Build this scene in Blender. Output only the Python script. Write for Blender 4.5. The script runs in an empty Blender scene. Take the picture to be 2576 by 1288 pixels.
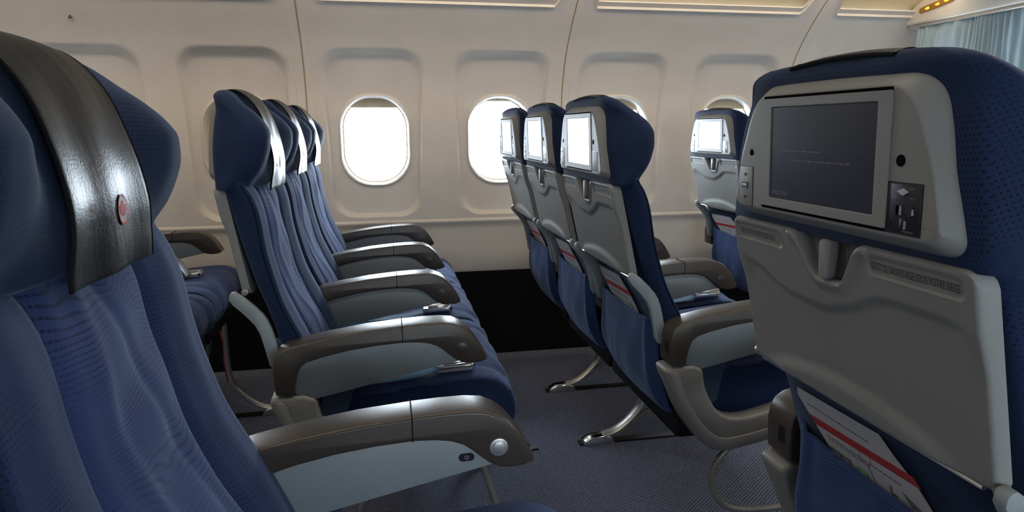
import bpy, bmesh, math, random
from mathutils import Vector, Matrix, noise
C = bpy.context.scene.collection
S = bpy.context.scene
PI = math.pi
# ---------------------------------------------------------------- camera
H = 1.01
F, YAW, PIT, ROLL, SY = 1674.3, .1903, .1867, -.0053, -4.48
cy_, sy_, cp_, sp_, cr_, sr_ = math.cos(YAW), math.sin(YAW), math.cos(PIT), math.sin(PIT), math.cos(ROLL), math.sin(ROLL)
u_ = Vector((cy_, -sy_, 0)); d_ = Vector((sy_, cy_, 0)); z_ = Vector((0, 0, 1))
v_ = cp_*z_ + sp_*d_; D_ = cp_*d_ - sp_*z_
R_ = cr_*u_ + sr_*v_; U_ = -sr_*u_ + cr_*v_
cam = bpy.data.cameras.new('camera'); co = bpy.data.objects.new('camera', cam); C.objects.link(co)
m = Matrix((R_, U_, -D_)).transposed().to_4x4(); m.translation = Vector((0, 0, H)); co.matrix_world = m
cam.sensor_width = 36; cam.lens = F/2576*36; cam.shift_y = SY/2576; cam.clip_start = .02
S.camera = co
# ---------------------------------------------------------------- world, light, exposure
S.view_settings.view_transform = 'Standard'; S.view_settings.look = 'None'
S.view_settings.gamma = 1; S.view_settings.use_curve_mapping = False
S.view_settings.exposure = 1.3
w = bpy.data.worlds.new('world'); S.world = w; w.use_nodes = True
w.node_tree.nodes['Background'].inputs[0].default_value = (.82, .92, 1, 1)
w.node_tree.nodes['Background'].inputs[1].default_value = 14.0
WP = .533; WX = -.0239; WZ = .962; AXC = 1.055; YWALL = 2.87
def area(name, loc, rot, sx, sy, power, col, portal=False):
    l = bpy.data.lights.new(name, 'AREA'); l.shape = 'RECTANGLE'; l.size = sx; l.size_y = sy
    l.energy = power; l.color = col
    if portal: l.cycles.is_portal = True
    o = bpy.data.objects.new(name, l); C.objects.link(o); o.location = loc; o.rotation_euler = rot
    return o
WIN = range(-5, 7)
for k in WIN:
    x = WX + k*WP
    area('window_portal', (x, 2.975, WZ), (-PI/2, 0, 0), .34, .42, 1, (1, 1, 1), True)
    area('window_portal', (x, 2*AXC-2.975, WZ), (PI/2, 0, 0), .34, .42, 1, (1, 1, 1), True)
WARM = (1, .78, .55)
area('sidewall_lamp', (.6, 2.42, 1.60), (math.radians(40), 0, 0), 6.4, .06, 5, WARM)
area('sidewall_lamp', (.6, 2*AXC-2.42, 1.60), (math.radians(-40), 0, 0), 6.4, .06, 2, WARM)
area('ceiling_lamp', (.6, AXC, 1.93), (0, 0, 0), 6.4, .25, 12, (1, .88, .74))
# ---------------------------------------------------------------- materials
def lin(c): return tuple(((x/255)/12.92 if x/255 <= .04045 else ((x/255+.055)/1.055)**2.4) for x in c)
class NT:
    def __init__(s, name):
        s.m = bpy.data.materials.new(name); s.m.use_nodes = True
        s.t = s.m.node_tree; s.b = s.t.nodes['Principled BSDF']
    def n(s, typ, **kw):
        o = s.t.nodes.new(typ)
        for k, v in kw.items():
            if k.startswith('_'): setattr(o, k[1:], v)
            else:
                key = int(k[1:]) if k[0] == 'i' and k[1:].isdigit() else k.replace('_', ' ')
                if hasattr(v, 'is_output') or isinstance(v, bpy.types.NodeSocket): s.t.links.new(v, o.inputs[key])
                else: o.inputs[key].default_value = v
        return o
    def math(s, op, a, b=0.0, c=0.0):
        return s.n('ShaderNodeMath', _operation=op, i0=a, i1=b, i2=c).outputs[0]
    def set(s, **kw):
        for k, v in kw.items():
            key = k.replace('_', ' ')
            if isinstance(v, bpy.types.NodeSocket): s.t.links.new(v, s.b.inputs[key])
            else: s.b.inputs[key].default_value = v
    def bump(s, h, strength=.3, dist=.001):
        b = s.n('ShaderNodeBump', Strength=strength, Distance=dist, Height=h)
        s.t.links.new(b.outputs[0], s.b.inputs['Normal'])
def rgba(c): return (c[0], c[1], c[2], 1)
def plastic(name, col, rough=.45, grain=0.0, metal=0.0, spec=.5, scale=900, coat=0):
    q = NT(name)
    tc = q.n('ShaderNodeTexCoord')
    nz = q.n('ShaderNodeTexNoise', Vector=tc.outputs['Object'], Scale=scale, Detail=2.0)
    big = q.n('ShaderNodeTexNoise', Vector=tc.outputs['Object'], Scale=9.0, Detail=3.0)
    mx = q.n('ShaderNodeMix', _data_type='RGBA', i0=big.outputs[0], i6=rgba([c*.93 for c in col]), i7=rgba([min(1, c*1.06) for c in col]))
    q.set(Base_Color=mx.outputs[2], Roughness=rough, Metallic=metal)
    q.b.inputs['Specular IOR Level'].default_value = spec
    q.b.inputs['Coat Weight'].default_value = coat
    if grain: q.bump(nz.outputs[0], grain, .0006)
    return q.m
def fabric(name, base, dark, amp, pitch=.0048, dot=.0040, solid=False, sheen=.25):
    q = NT(name)
    tc = q.n('ShaderNodeTexCoord'); sx = q.n('ShaderNodeSeparateXYZ', Vector=tc.outputs['Object'])
    X, Y, Z = sx.outputs
    nz = q.n('ShaderNodeTexNoise', Vector=tc.outputs['Object'], Scale=6.0, Detail=1.5)
    n2 = q.n('ShaderNodeTexNoise', Vector=tc.outputs['Object'], Scale=16.0, Detail=0.0)
    sn = q.n('ShaderNodeSeparateXYZ', Vector=tc.outputs['Normal'])
    side = q.math('GREATER_THAN', q.math('ABSOLUTE', sn.outputs[1]), .72)
    top = q.math('GREATER_THAN', q.math('ABSOLUTE', sn.outputs[2]), .72)
    def mix(f, a, b): return q.n('ShaderNodeMix', _data_type='FLOAT', i0=f, i2=a, i3=b).outputs[0]
    l0 = mix(top, mix(side, Z, q.math('MULTIPLY_ADD', X, -.35, Z)), X)
    u0 = mix(side, Y, X)
    L = q.math('ADD', l0, q.math('MULTIPLY', nz.outputs[0], amp))
    L = q.math('DIVIDE', L, pitch)
    fl = q.math('ABSOLUTE', q.math('SUBTRACT', q.math('FRACT', L), .5))
    row = q.math('MULTIPLY', q.math('FLOOR', L), .37)
    Uc = q.math('ADD', q.math('DIVIDE', u0, dot), row)
    fu = q.math('ABSOLUTE', q.math('SUBTRACT', q.math('FRACT', Uc), .5))
    a = q.math('LESS_THAN', fl, .18 if not solid else .15)
    b = q.math('LESS_THAN', fu, .21 if not solid else .38)
    dmask = q.math('MULTIPLY', a, b)
    den = q.n('ShaderNodeMapRange', Value=n2.outputs[0], i1=.35, i2=.6, i3=.35, i4=1.0)
    dm = q.math('MULTIPLY', dmask, den.outputs[0])
    big = q.n('ShaderNodeTexNoise', Vector=tc.outputs['Object'], Scale=25.0, Detail=4.0)
    c0 = q.n('ShaderNodeMix', _data_type='RGBA', i0=big.outputs[0], i6=rgba([c*.8 for c in base]), i7=rgba([c*1.2 for c in base]))
    mx = q.n('ShaderNodeMix', _data_type='RGBA', i0=dm, i6=c0.outputs[2], i7=rgba(dark))
    fine = q.n('ShaderNodeTexNoise', Vector=tc.outputs['Object'], Scale=1400.0, Detail=1.0)
    h = q.math('ADD', q.math('MULTIPLY', dm, -.6), q.math('MULTIPLY', fine.outputs[0], .5))
    q.set(Base_Color=mx.outputs[2], Roughness=.85)
    q.b.inputs['Specular IOR Level'].default_value = .2
    q.b.inputs['Sheen Weight'].default_value = sheen; q.b.inputs['Sheen Roughness'].default_value = .4
    q.b.inputs['Sheen Tint'].default_value = (.55, .7, 1, 1)
    q.bump(h, .5, .0012)
    return q.m
M = {}
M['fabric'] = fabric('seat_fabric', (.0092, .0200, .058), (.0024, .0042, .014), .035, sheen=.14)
M['fabric_mid'] = fabric('seat_fabric_centre_lit', (.034, .054, .150), (.012, .020, .060), .14, .0058, .0034, True, .28)  # finer centre pattern; light caught by the front put into paler colour
M['bolster'] = fabric('bolster_fabric', (.016, .031, .092), (.0045, .008, .026), .05, sheen=.2)
M['pocket'] = fabric('pocket_fabric', (.022, .046, .135), (.005, .010, .032), .06, .0052, .0042, True, .2)
M['pipe'] = plastic('piping', (.008, .012, .035), .8, .3, spec=.05)
M['grey'] = plastic('grey_plastic', (.205, .208, .208), .46, .25, 0.0, .22)
M['greyd'] = plastic('dark_grey_plastic', (.17, .165, .155), .42, .2)
M['cap'] = plastic('armrest_cap', (.046, .037, .030), .33, .3)
M['panel'] = plastic('armrest_panel', (.215, .245, .265), .5, .3)
M['shroud'] = plastic('shroud_grey', (.175, .173, .167), .45, .3)
M['bar'] = plastic('bar_metal', (.30, .29, .27), .35, 0, .6)
M['metal'] = plastic('alloy', (.62, .62, .61), .38, 0, .9)
M['chrome'] = plastic('chrome', (.8, .8, .8), .14, 0, 1)
M['black'] = plastic('black', (.006, .006, .007), .4)
M['hole'] = plastic('hole', (.004, .004, .004), .9, spec=.02)
M['screw'] = plastic('socket_black', (.012, .013, .02), .35)
M['dark'] = plastic('dark_lower', (.008, .009, .012), .9, spec=.1)
M['belt'] = plastic('belt_webbing', (.030, .13, .24), .7, .5, scale=500)
M['beltd'] = plastic('belt_webbing_dark', (.015, .035, .07), .7, .5, scale=500)
M['red'] = plastic('red', (.32, .02, .02), .5)
M['card'] = plastic('card', (.40, .40, .42), .35)
M['cardtxt'] = plastic('card_text', (.10, .12, .14), .5)
M['green'] = plastic('card_green', (.10, .35, .12), .5)
M['text'] = plastic('text', (.02, .02, .022), .5)
M['faint'] = plastic('screen_text', (.075, .065, .085), .4)
M['faintw'] = plastic('outlet_text', (.16, .16, .18), .5)
M['wall'] = plastic('wall_plastic', (.64, .615, .58), .42, .25, scale=500)
M['seam'] = plastic('seam', (.30, .24, .12), .7)
M['shade'] = plastic('shade', (.62, .52, .36), .5)
M['bin'] = plastic('bin_plastic', (.36, .32, .23), .5)
M['header'] = plastic('header_plastic', (.66, .63, .56), .45)
M['brown'] = plastic('brown', (.05, .03, .022), .6)
M['emboss'] = plastic('emboss', (.045, .047, .05), .6, spec=.2)
M['emblem'] = plastic('emblem_red', (.40, .018, .015), .55, spec=.1)
M['emblemg'] = plastic('emblem_silver', (.35, .36, .38), .5)
def mat_screen():
    q = NT('screen'); q.set(Base_Color=(.022, .02, .03, 1), Roughness=.24)
    q.b.inputs['Specular IOR Level'].default_value = .7; q.b.inputs['Coat Weight'].default_value = .8; q.b.inputs['Coat Roughness'].default_value = .22
    return q.m
M['screen'] = mat_screen()
def mat_leather():
    q = NT('black_leather'); tc = q.n('ShaderNodeTexCoord')
    vo = q.n('ShaderNodeTexVoronoi', Vector=tc.outputs['Object'], Scale=420.0)
    st = q.n('ShaderNodeMapping', Vector=tc.outputs['Object']); st.inputs['Scale'].default_value = (9, 42, 9)
    nz = q.n('ShaderNodeTexNoise', Vector=st.outputs[0], Scale=1.0, Detail=2.0)
    h = q.math('ADD', q.math('MULTIPLY', vo.outputs[0], .35), q.math('MULTIPLY', nz.outputs[0], 3.2))
    q.set(Base_Color=(.009, .010, .013, 1), Roughness=.36)
    q.b.inputs['Specular IOR Level'].default_value = .32
    q.bump(h, .28, .0012)
    return q.m
M['leather'] = mat_leather()
def mat_carpet():
    q = NT('carpet'); tc = q.n('ShaderNodeTexCoord')
    mp = q.n('ShaderNodeMapping', Vector=tc.outputs['Object']); mp.inputs['Rotation'].default_value = (0, 0, .9)
    wv = q.n('ShaderNodeTexWave', Vector=mp.outputs[0], Scale=38.0, Distortion=3.0, Detail=2.0)
    wv.inputs['Detail Scale'].default_value = 4
    nz = q.n('ShaderNodeTexNoise', Vector=tc.outputs['Object'], Scale=260.0, Detail=2.0)
    f = q.math('ADD', q.math('MULTIPLY', wv.outputs['Fac'], .45), q.math('MULTIPLY', nz.outputs[0], .8))
    f = q.n('ShaderNodeMapRange', Value=f, i1=.35, i2=.95).outputs[0]
    mx = q.n('ShaderNodeMix', _data_type='RGBA', i0=f, i6=(.040, .052, .090, 1), i7=(.24, .265, .36, 1))
    q.set(Base_Color=mx.outputs[2], Roughness=.95); q.bump(f, .6, .004)
    return q.m
M['carpet'] = mat_carpet()
def mat_curtain():
    q = NT('curtain_cloth'); tc = q.n('ShaderNodeTexCoord')
    st = q.n('ShaderNodeMapping', Vector=tc.outputs['Object']); st.inputs['Scale'].default_value = (60, 60, 9)
    nz = q.n('ShaderNodeTexNoise', Vector=st.outputs[0], Scale=1.0, Detail=3.0)
    mx = q.n('ShaderNodeMix', _data_type='RGBA', i0=nz.outputs[0], i6=(.22, .33, .40, 1), i7=(.36, .47, .53, 1))
    q.set(Base_Color=mx.outputs[2], Roughness=.8); q.bump(nz.outputs[0], .4, .004)
    return q.m
M['curtain'] = mat_curtain()
def mat_glass():
    q = NT('window_pane'); t = q.t
    tr = q.n('ShaderNodeBsdfTransparent', Color=(.96, .98, 1, 1)); gl = q.n('ShaderNodeBsdfGlossy', Roughness=.02)
    fr = q.n('ShaderNodeFresnel', IOR=1.3); mx = q.n('ShaderNodeMixShader', i0=fr.outputs[0], i1=tr.outputs[0], i2=gl.outputs[0])
    out = [n for n in t.nodes if n.type == 'OUTPUT_MATERIAL'][0]; t.links.new(mx.outputs[0], out.inputs[0])
    return q.m
M['glass'] = mat_glass()
def mat_emit(name, col, s):
    q = NT(name); q.set(Base_Color=rgba(col), Roughness=.4)
    q.b.inputs['Emission Color'].default_value = rgba(col); q.b.inputs['Emission Strength'].default_value = s
    return q.m
M['sign'] = mat_emit('sign_amber', (1, .33, .02), .9)
M['signbase'] = mat_emit('sign_base', (.28, .13, .03), .05)
M['strip'] = mat_emit('light_strip', (1, .82, .55), 1.5)
# ---------------------------------------------------------------- mesh helpers
def link(name, bm, mat, parent=None, off=None, smooth=True, sharp=38, mods=(), mats=None):
    bmesh.ops.recalc_face_normals(bm, faces=bm.faces)
    if off is not None:
        for v in bm.verts: v.co -= Vector(off)
    me = bpy.data.meshes.new(name); bm.to_mesh(me); bm.free()
    for mm in (mats or [mat]): me.materials.append(mm)
    if smooth:
        me.polygons.foreach_set('use_smooth', [True]*len(me.polygons))
        me.set_sharp_from_angle(angle=math.radians(sharp))
    o = bpy.data.objects.new(name, me); C.objects.link(o)
    if parent: o.parent = parent
    for kind, kw in mods:
        md = o.modifiers.new(kind.lower(), kind)
        for k, v in kw.items(): setattr(md, k, v)
    return o
def struct(o): o['kind'] = 'structure'; return o
def bevel(bm, off, seg=2, ang=30):
    es = [e for e in bm.edges if len(e.link_faces) == 2 and e.calc_face_angle(0) > math.radians(ang)]
    if es and off > 0: bmesh.ops.bevel(bm, geom=es, offset=off, segments=seg, profile=.5, affect='EDGES', clamp_overlap=True)
    return bm
def box(x0, x1, y0, y1, z0, z1, bv=0, seg=2, bm=None):
    b2 = bmesh.new()
    vs = [b2.verts.new((x, y, z)) for x in (x0, x1) for y in (y0, y1) for z in (z0, z1)]
    for f in ((0, 1, 3, 2), (4, 6, 7, 5), (0, 4, 5, 1), (2, 3, 7, 6), (0, 2, 6, 4), (1, 5, 7, 3)): b2.faces.new([vs[i] for i in f])
    bmesh.ops.recalc_face_normals(b2, faces=b2.faces)
    bevel(b2, bv, seg)
    return join(bm, b2)
def join(bm, b2):
    if bm is None: return b2
    me = bpy.data.meshes.new('tmp'); b2.to_mesh(me); b2.free(); bm.from_mesh(me); bpy.data.meshes.remove(me); return bm
def prism(pts, axis, a0, a1, bv=0, seg=2, bm=None, fn=None, ang=30):
    """polygon pts in the plane normal to axis, extruded a0..a1"""
    b2 = bmesh.new()
    def P(p, a):
        return {'y': (p[0], a, p[1]), 'x': (a, p[0], p[1]), 'z': (p[0], p[1], a)}[axis]
    A = [b2.verts.new(P(p, a0)) for p in pts]; B = [b2.verts.new(P(p, a1)) for p in pts]
    n = len(pts); b2.faces.new(A); b2.faces.new(B[::-1])
    for i in range(n): b2.faces.new((A[i], A[(i+1) % n], B[(i+1) % n], B[i]))
    bmesh.ops.recalc_face_normals(b2, faces=b2.faces)
    bevel(b2, bv, seg, ang)
    if fn:
        for v in b2.verts: v.co = fn(v.co)
    return join(bm, b2)
def chaikin(pts, n=1, closed=True):
    for _ in range(n):
        q = []; L = len(pts)
        rng = range(L) if closed else range(L-1)
        if not closed: q.append(pts[0])
        for i in rng:
            a, b = Vector(pts[i]), Vector(pts[(i+1) % L])
            q.append(tuple(a*.75+b*.25)); q.append(tuple(a*.25+b*.75))
        if not closed: q.append(pts[-1])
        pts = q
    return pts
def tube(path, r, n=10, bm=None, flat=None, cap=True):
    b2 = bmesh.new(); path = [Vector(p) for p in path]; rings = []
    up = None
    for i, p in enumerate(path):
        t = (path[min(i+1, len(path)-1)] - path[max(i-1, 0)]).normalized()
        if up is None: up = t.orthogonal().normalized() if flat is None else Vector(flat)
        s = t.cross(up).normalized(); up = s.cross(t).normalized()
        rr = r[i] if isinstance(r, (list, tuple)) and not isinstance(r[0], (list, tuple)) and len(r) == len(path) and len(r) != 2 else r
        ru, rs = (rr if isinstance(rr, (list, tuple)) else (rr, rr))
        rings.append([b2.verts.new(p + up*ru*math.sin(2*PI*k/n) + s*rs*math.cos(2*PI*k/n)) for k in range(n)])
    for a, b in zip(rings, rings[1:]):
        for k in range(n): b2.faces.new((a[k], a[(k+1) % n], b[(k+1) % n], b[k]))
    if cap: b2.faces.new(rings[0]); b2.faces.new(rings[-1][::-1])
    bmesh.ops.recalc_face_normals(b2, faces=b2.faces)
    return join(bm, b2)
def disc(c, r, axis, h, n=24, bm=None, bv=0):
    pts = [(math.cos(2*PI*k/n)*r, math.sin(2*PI*k/n)*r) for k in range(n)]
    b = prism(pts, axis, 0, h, bv, 2)
    for v in b.verts: v.co += Vector(c)
    return join(bm, b)
def interp(tab, x, k=1):
    tab = sorted(tab)
    if x <= tab[0][0]: return tab[0][k]
    if x >= tab[-1][0]: return tab[-1][k]
    for i, (a, b) in enumerate(zip(tab, tab[1:])):
        if a[0] <= x <= b[0]:
            h = b[0]-a[0]; t = (x-a[0])/h; d = (b[k]-a[k])/h
            def slope(p, q, r):
                s1 = (q[k]-p[k])/(q[0]-p[0]+1e-9); s2 = (r[k]-q[k])/(r[0]-q[0]+1e-9)
                return 0 if s1*s2 <= 0 else 2*s1*s2/(s1+s2)
            m0 = slope(tab[i-1], a, b) if i > 0 else d
            m1 = slope(a, b, tab[i+2]) if i+2 < len(tab) else d
            t2, t3 = t*t, t*t*t
            return (2*t3-3*t2+1)*a[k]+(t3-2*t2+t)*h*m0+(-2*t3+3*t2)*b[k]+(t3-t2)*h*m1
def sm(a, b, x):
    t = max(0, min(1, (x-a)/(b-a))); return t*t*(3-2*t)
def rrect(hw, z0, z1, r, n=5, y0=0):
    p = []
    for cx, cz, a in ((hw-r, z1-r, 0), (-hw+r, z1-r, 90), (-hw+r, z0+r, 180), (hw-r, z0+r, 270)):
        for k in range(n+1):
            t = math.radians(a+90*k/n); p.append((y0+cx+r*math.cos(t), cz+r*math.sin(t)))
    return p
FONT = {}
def text_bm(s, size, sx=1.0, align='LEFT', extrude=0):
    cu = bpy.data.curves.new('txt', 'FONT'); cu.body = s; cu.size = size; cu.align_x = align; cu.resolution_u = 3
    cu.extrude = extrude; cu.fill_mode = 'FRONT' if not extrude else 'BOTH'
    o = bpy.data.objects.new('txt', cu); C.objects.link(o)
    bpy.context.view_layer.update()
    me = bpy.data.meshes.new_from_object(o.evaluated_get(bpy.context.evaluated_depsgraph_get()))
    bm = bmesh.new(); bm.from_mesh(me); bpy.data.objects.remove(o); bpy.data.curves.remove(cu); bpy.data.meshes.remove(me)
    for v in bm.verts: v.co.x *= sx
    return bm
# ---------------------------------------------------------------- seat (local: x forward, y to the window, z up)
PIV = (.20, 0, .50)
def root(name, loc, label, cat, group=None):
    o = bpy.data.objects.new(name, None); C.objects.link(o); o.location = loc; o.empty_display_size = .1
    o['label'] = label; o['category'] = cat
    if group: o['group'] = group
    return o
def lay(o, parent):            # a part of the tilting back: placed on the pivot
    o.location = PIV; return o
# --- headrest
HT = [(.894, .050, .100, .203, .186), (.899, .049, .106, .206, .187), (.912, .049, .114, .207, .188), (.930, .048, .127, .207, .187), (.952, .047, .137, .207, .184),
      (.978, .046, .143, .206, .179), (1.000, .046, .143, .202, .174), (1.018, .046, .134, .196, .168), (1.036, .047, .116, .187, .161), (1.052, .045, .094, .178, .158),
      (1.064, .041, .080, .164, .148), (1.072, .043, .071, .142, .130), (1.077, .048, .065, .102, .098), (1.0785, .054, .0600, .04, .04)]
HC = [(.894, .108), (.90, .121), (.95, .123), (1.007, .108), (1.035, .094), (1.055, .080), (1.066, .070), (1.074, .062), (1.078, .055)]
def head_front(y, z):
    c = interp(HC, z); w = interp(HT, z, 2)
    return c + (w-c-.002)*sm(.075, .15, abs(y))
def section(xr, front, hwr, hwf, ny=20, rc=.02):
    pts = []
    for k in range(9): pts.append((xr, -hwr+2*hwr*k/8*1.0))
    ef = front(hwf*.93); ef -= min(rc*.9, .55*(ef-xr))
    for k in range(1, 5): t = k/5; pts.append((xr+(ef-xr)*t, hwr+(hwf-hwr)*math.sin(t*PI/2)))
    for k in range(ny+1):
        y = hwf*(1-2*k/ny); e = max(0, (abs(y)-(hwf-rc))/rc); fx_ = front(max(-hwf*.95, min(hwf*.95, y))); x = fx_ - min(rc*.9, .55*(fx_-xr))*(1-math.sqrt(max(0, 1-e*e)))
        pts.append((x, y))
    for k in range(1, 5): t = 1-k/5; pts.append((xr+(ef-xr)*t, -hwr-(hwf-hwr)*math.sin(t*PI/2)))
    return pts
def loft(secs, capa=True, capb=True):
    bm = bmesh.new(); rings = [[bm.verts.new(p) for p in s] for s in secs]; n = len(rings[0])
    for a, b in zip(rings, rings[1:]):
        for k in range(n): bm.faces.new((a[k], a[(k+1) % n], b[(k+1) % n], b[k]))
    if capa: bm.faces.new(rings[0])
    if capb: bm.faces.new(rings[-1][::-1])
    return bm
def smoothtab(tab, zs):
    return zs
def headrest_bm():
    secs = []
    zs = [r[0] for r in HT]; zz = []
    for a, b in zip(zs, zs[1:]):
        zz += [a+(b-a)*q/3 for q in range(3)]
    zz.append(zs[-1])
    for z in zz:
        xr, hwf, hwr = interp(HT, z, 1), interp(HT, z, 3), interp(HT, z, 4)
        s = section(xr, lambda y: head_front(y, z), hwr, hwf, 44, min(.032, hwf*.4))
        secs.append([(x, y, z) for x, y in s])
    bm = loft(secs)
    for v in bm.verts:
        n = noise.noise(Vector((v.co.x*12, v.co.y*12, v.co.z*16)))
        v.co.x += .002*n
    return bm
# --- backrest
BT = [(.44, .220, .275), (.50, .200, .258), (.56, .178, .232), (.607, .162, .209), (.65, .148, .186), (.683, .135, .170), (.72, .120, .157), (.785, .098, .139), (.85, .079, .127), (.885, .069, .114), (.898, .062, .105), (.912, .056, .099)]
def back_front(y, z):
    f = interp(BT, z, 2); a = abs(y)
    x = f - .010*(1-min(1, a/.16)**2)
    x += .009*max(0, 1-(a/.1)**2)
    x -= .008*math.exp(-((a-.098)/.007)**2)
    x += .004*math.exp(-((a-.15)/.03)**2)
    k = max(0, 1-(a/.13)**2)
    x += k*.0028*(math.sin(z*34+y*16)+.6*math.sin(z*61-y*30+1))
    x += k*.004*math.exp(-((y+.035-.02*math.sin(z*14))/.012)**2) - k*.003*math.exp(-((y-.03-.03*math.sin(z*11+1))/.01)**2)
    return x
def backrest_bm():
    secs = []
    N = 42
    for i in range(N+1):
        z = .44+(.910-.44)*i/N
        xr = interp(BT, z, 1); hw = .208-.002*sm(.80, .9, z)-.006*sm(.55, .44, z)
        s = section(xr, lambda y: back_front(y, z), hw-.018, hw, 56, .010)
        secs.append([(x, y, z) for x, y in s])
    bm = loft(secs)
    bmesh.ops.recalc_face_normals(bm, faces=bm.faces)
    for f in bm.faces:
        c = f.calc_center_median()
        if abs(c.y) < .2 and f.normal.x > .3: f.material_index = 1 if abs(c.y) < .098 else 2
    return bm
# --- leather headrest cover : path in xz param by arc length
FP0 = [(.040, 1.0775), (.055, 1.0835), (.072, 1.079), (.089, 1.066), (.104, 1.043), (.116, 1.010), (.126, .975), (.131, .945), (.130, .915), (.129, .888)]
FP = [Vector((a, 0, b)) for a, b in chaikin([(a, b) for a, b in FP0], 2, False)]
FL = [0]
for a, b in zip(FP, FP[1:]): FL.append(FL[-1]+(b-a).length)
def flap(y, s, off=0.0):
    s = max(0, min(FL[-1], s))
    for i in range(len(FL)-1):
        if s <= FL[i+1]+1e-9: break
    t = (s-FL[i])/(FL[i+1]-FL[i]); p = FP[i].lerp(FP[i+1], t)
    d = (FP[i+1]-FP[i]).normalized(); n = Vector((-d.z, 0, d.x))
    if n.x < 0 and s > FL[-1]*.5 or (s <= FL[-1]*.5 and n.z < 0): n = -n
    ripple = .0012*math.sin(y*75+s*9)*sm(.03, .12, s) + .0009*math.sin(s*60+y*30)*sm(.15, .2, s)
    droop = -.005*(abs(y)/.085)**2*(1-sm(.05, .11, s)) 
    lift = .006*sm(.2, .235, s)*(y/.085)
    return Vector((p.x+.003, y-.002, p.z)) + n*(off+ripple+.0015) + Vector((lift*.4, 0, droop))
def cover_bm():
    bm = bmesh.new(); NS, NY = 46, 24; G = []
    for i in range(NS+1):
        s = FL[-1]*i/NS; hw = .078+.004*sm(.1, .2, s)
        G.append([bm.verts.new(flap(-hw+2*hw*j/NY, s)) for j in range(NY+1)])
    for i in range(NS):
        for j in range(NY): bm.faces.new((G[i][j], G[i][j+1], G[i+1][j+1], G[i+1][j]))
    return bm
def on_flap(bm, yc, sc, off):      # plane coords (x right as seen from the front, y up) -> flap
    for v in bm.verts: v.co = flap(yc + v.co.x, sc - v.co.y, off + v.co.z)
    return bm
LEAF = [(0, 1), (.18, .66), (.40, .76), (.33, .30), (.55, .50), (.62, .36), (.95, .42), (.82, .10), (.98, 0), (.50, -.36), (.56, -.56), (.05, -.48), (.06, -.95),
        (-.06, -.95), (-.05, -.48), (-.56, -.56), (-.50, -.36), (-.98, 0), (-.82, .10), (-.95, .42), (-.62, .36), (-.55, .50), (-.33, .30), (-.40, .76), (-.18, .66)]
def logo_bm(r):
    bm = bmesh.new(); n = 40
    a = [bm.verts.new((math.cos(2*PI*k/n)*r, math.sin(2*PI*k/n)*r, 0)) for k in range(n)]
    b = [bm.verts.new((math.cos(2*PI*k/n)*r*.86, math.sin(2*PI*k/n)*r*.85, 0)) for k in range(n)]
    for k in range(n): bm.faces.new((a[k], a[(k+1) % n], b[(k+1) % n], b[k]))
    c = bm.verts.new((0, 0, 0)); L = [bm.verts.new((x*r*.72, y*r*.78, 0)) for x, y in LEAF]
    for k in range(len(L)): bm.faces.new((c, L[k], L[(k+1) % len(L)]))
    return bm
# --- monitor housing
def bx(z): return .028+.04*(1.042-z)
def sheared(fn, x0=0): return lambda c: Vector((fn(c.z)+c.x, c.y, c.z))
BZ = [(.168, .906), (.163, .95), (.150, 1.00), (.136, 1.036), (.118, 1.054)]
def bezel_outline(g=0.0):
    p = [(.160, .905), (.170, .914), (.1695, .925), (.164, .95), (.156, .98), (.148, 1.006), (.140, 1.026), (.130, 1.042), (.115, 1.052), (.095, 1.055)]
    q = []
    for y, z in p:
        q.append((y+g*(1 if y > 0 else -1)*min(1, y/.16+.1), z + (g if z > 1.0 else (-g if z < .92 else 0))))
    q = [(.14, .905-g)]+q
    return chaikin(q + [(-y, z) for y, z in q[::-1]], 2)
def bezel_bm():
    secs = []
    for x, g in ((.034, .005), (.024, .0045), (.018, .0035), (.0155, .002), (.0025, -.0065), (.0008, -.0080), (.0, -.0095), (.0, -.012)):
        secs.append([(bx(z)+x, y, z) for y, z in bezel_outline(g)])
    return loft(secs)
# --- tray
def tx(z): return .050+(.895-z)*.225
def tray_top(y): return .896 - .046*(1-sm(.016, .058, abs(y)))
ST = [(-.19, .842), (-.13, .846), (-.08, .845), (-.03, .826), (.02, .812), (.08, .815), (.13, .832), (.19, .846)]
def relief(y, z):
    a = abs(y)
    h = 0
    zc = interp(ST, y) + .0
    k = 1-sm(.155, .18, a)
    h += .0055*sm(zc-.007, zc+.006, z)*k + .0055*(1-k)*sm(.80, .85, z)
    za = .722 - .9*(y/.19)**2*.014 if y*0 == 0 else 0
    za = .737 - .022*(y/.15)**2
    h += .0060*(1-sm(za-.020, za+.002, z))*(1-sm(.11, .17, a))
    d = min(abs(z-(tray_top(y))), .02)
    # rim of the notch
    e = math.hypot(max(0, a-.03), max(0, (.85-z)))
    h += .0035*math.exp(-((z-tray_top(y)+.006)/.006)**2)*(1 if a < .065 else 0)
    for (y0, y1, z0, z1) in ((.079, .182, .868, .889), (-.176, -.062, .868, .889)):
        yy, zz = abs(y-(y0+y1)/2)-(y1-y0)/2+.008, abs(z-(z0+z1)/2)-(z1-z0)/2+.008
        sd = math.hypot(max(yy, 0), max(zz, 0))+min(max(yy, zz), 0)-.008
        h += -.0022*(1-sm(-.0018, .0002, sd)) + .0006*math.exp(-((sd-.001)/.0012)**2)
    return h
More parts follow.
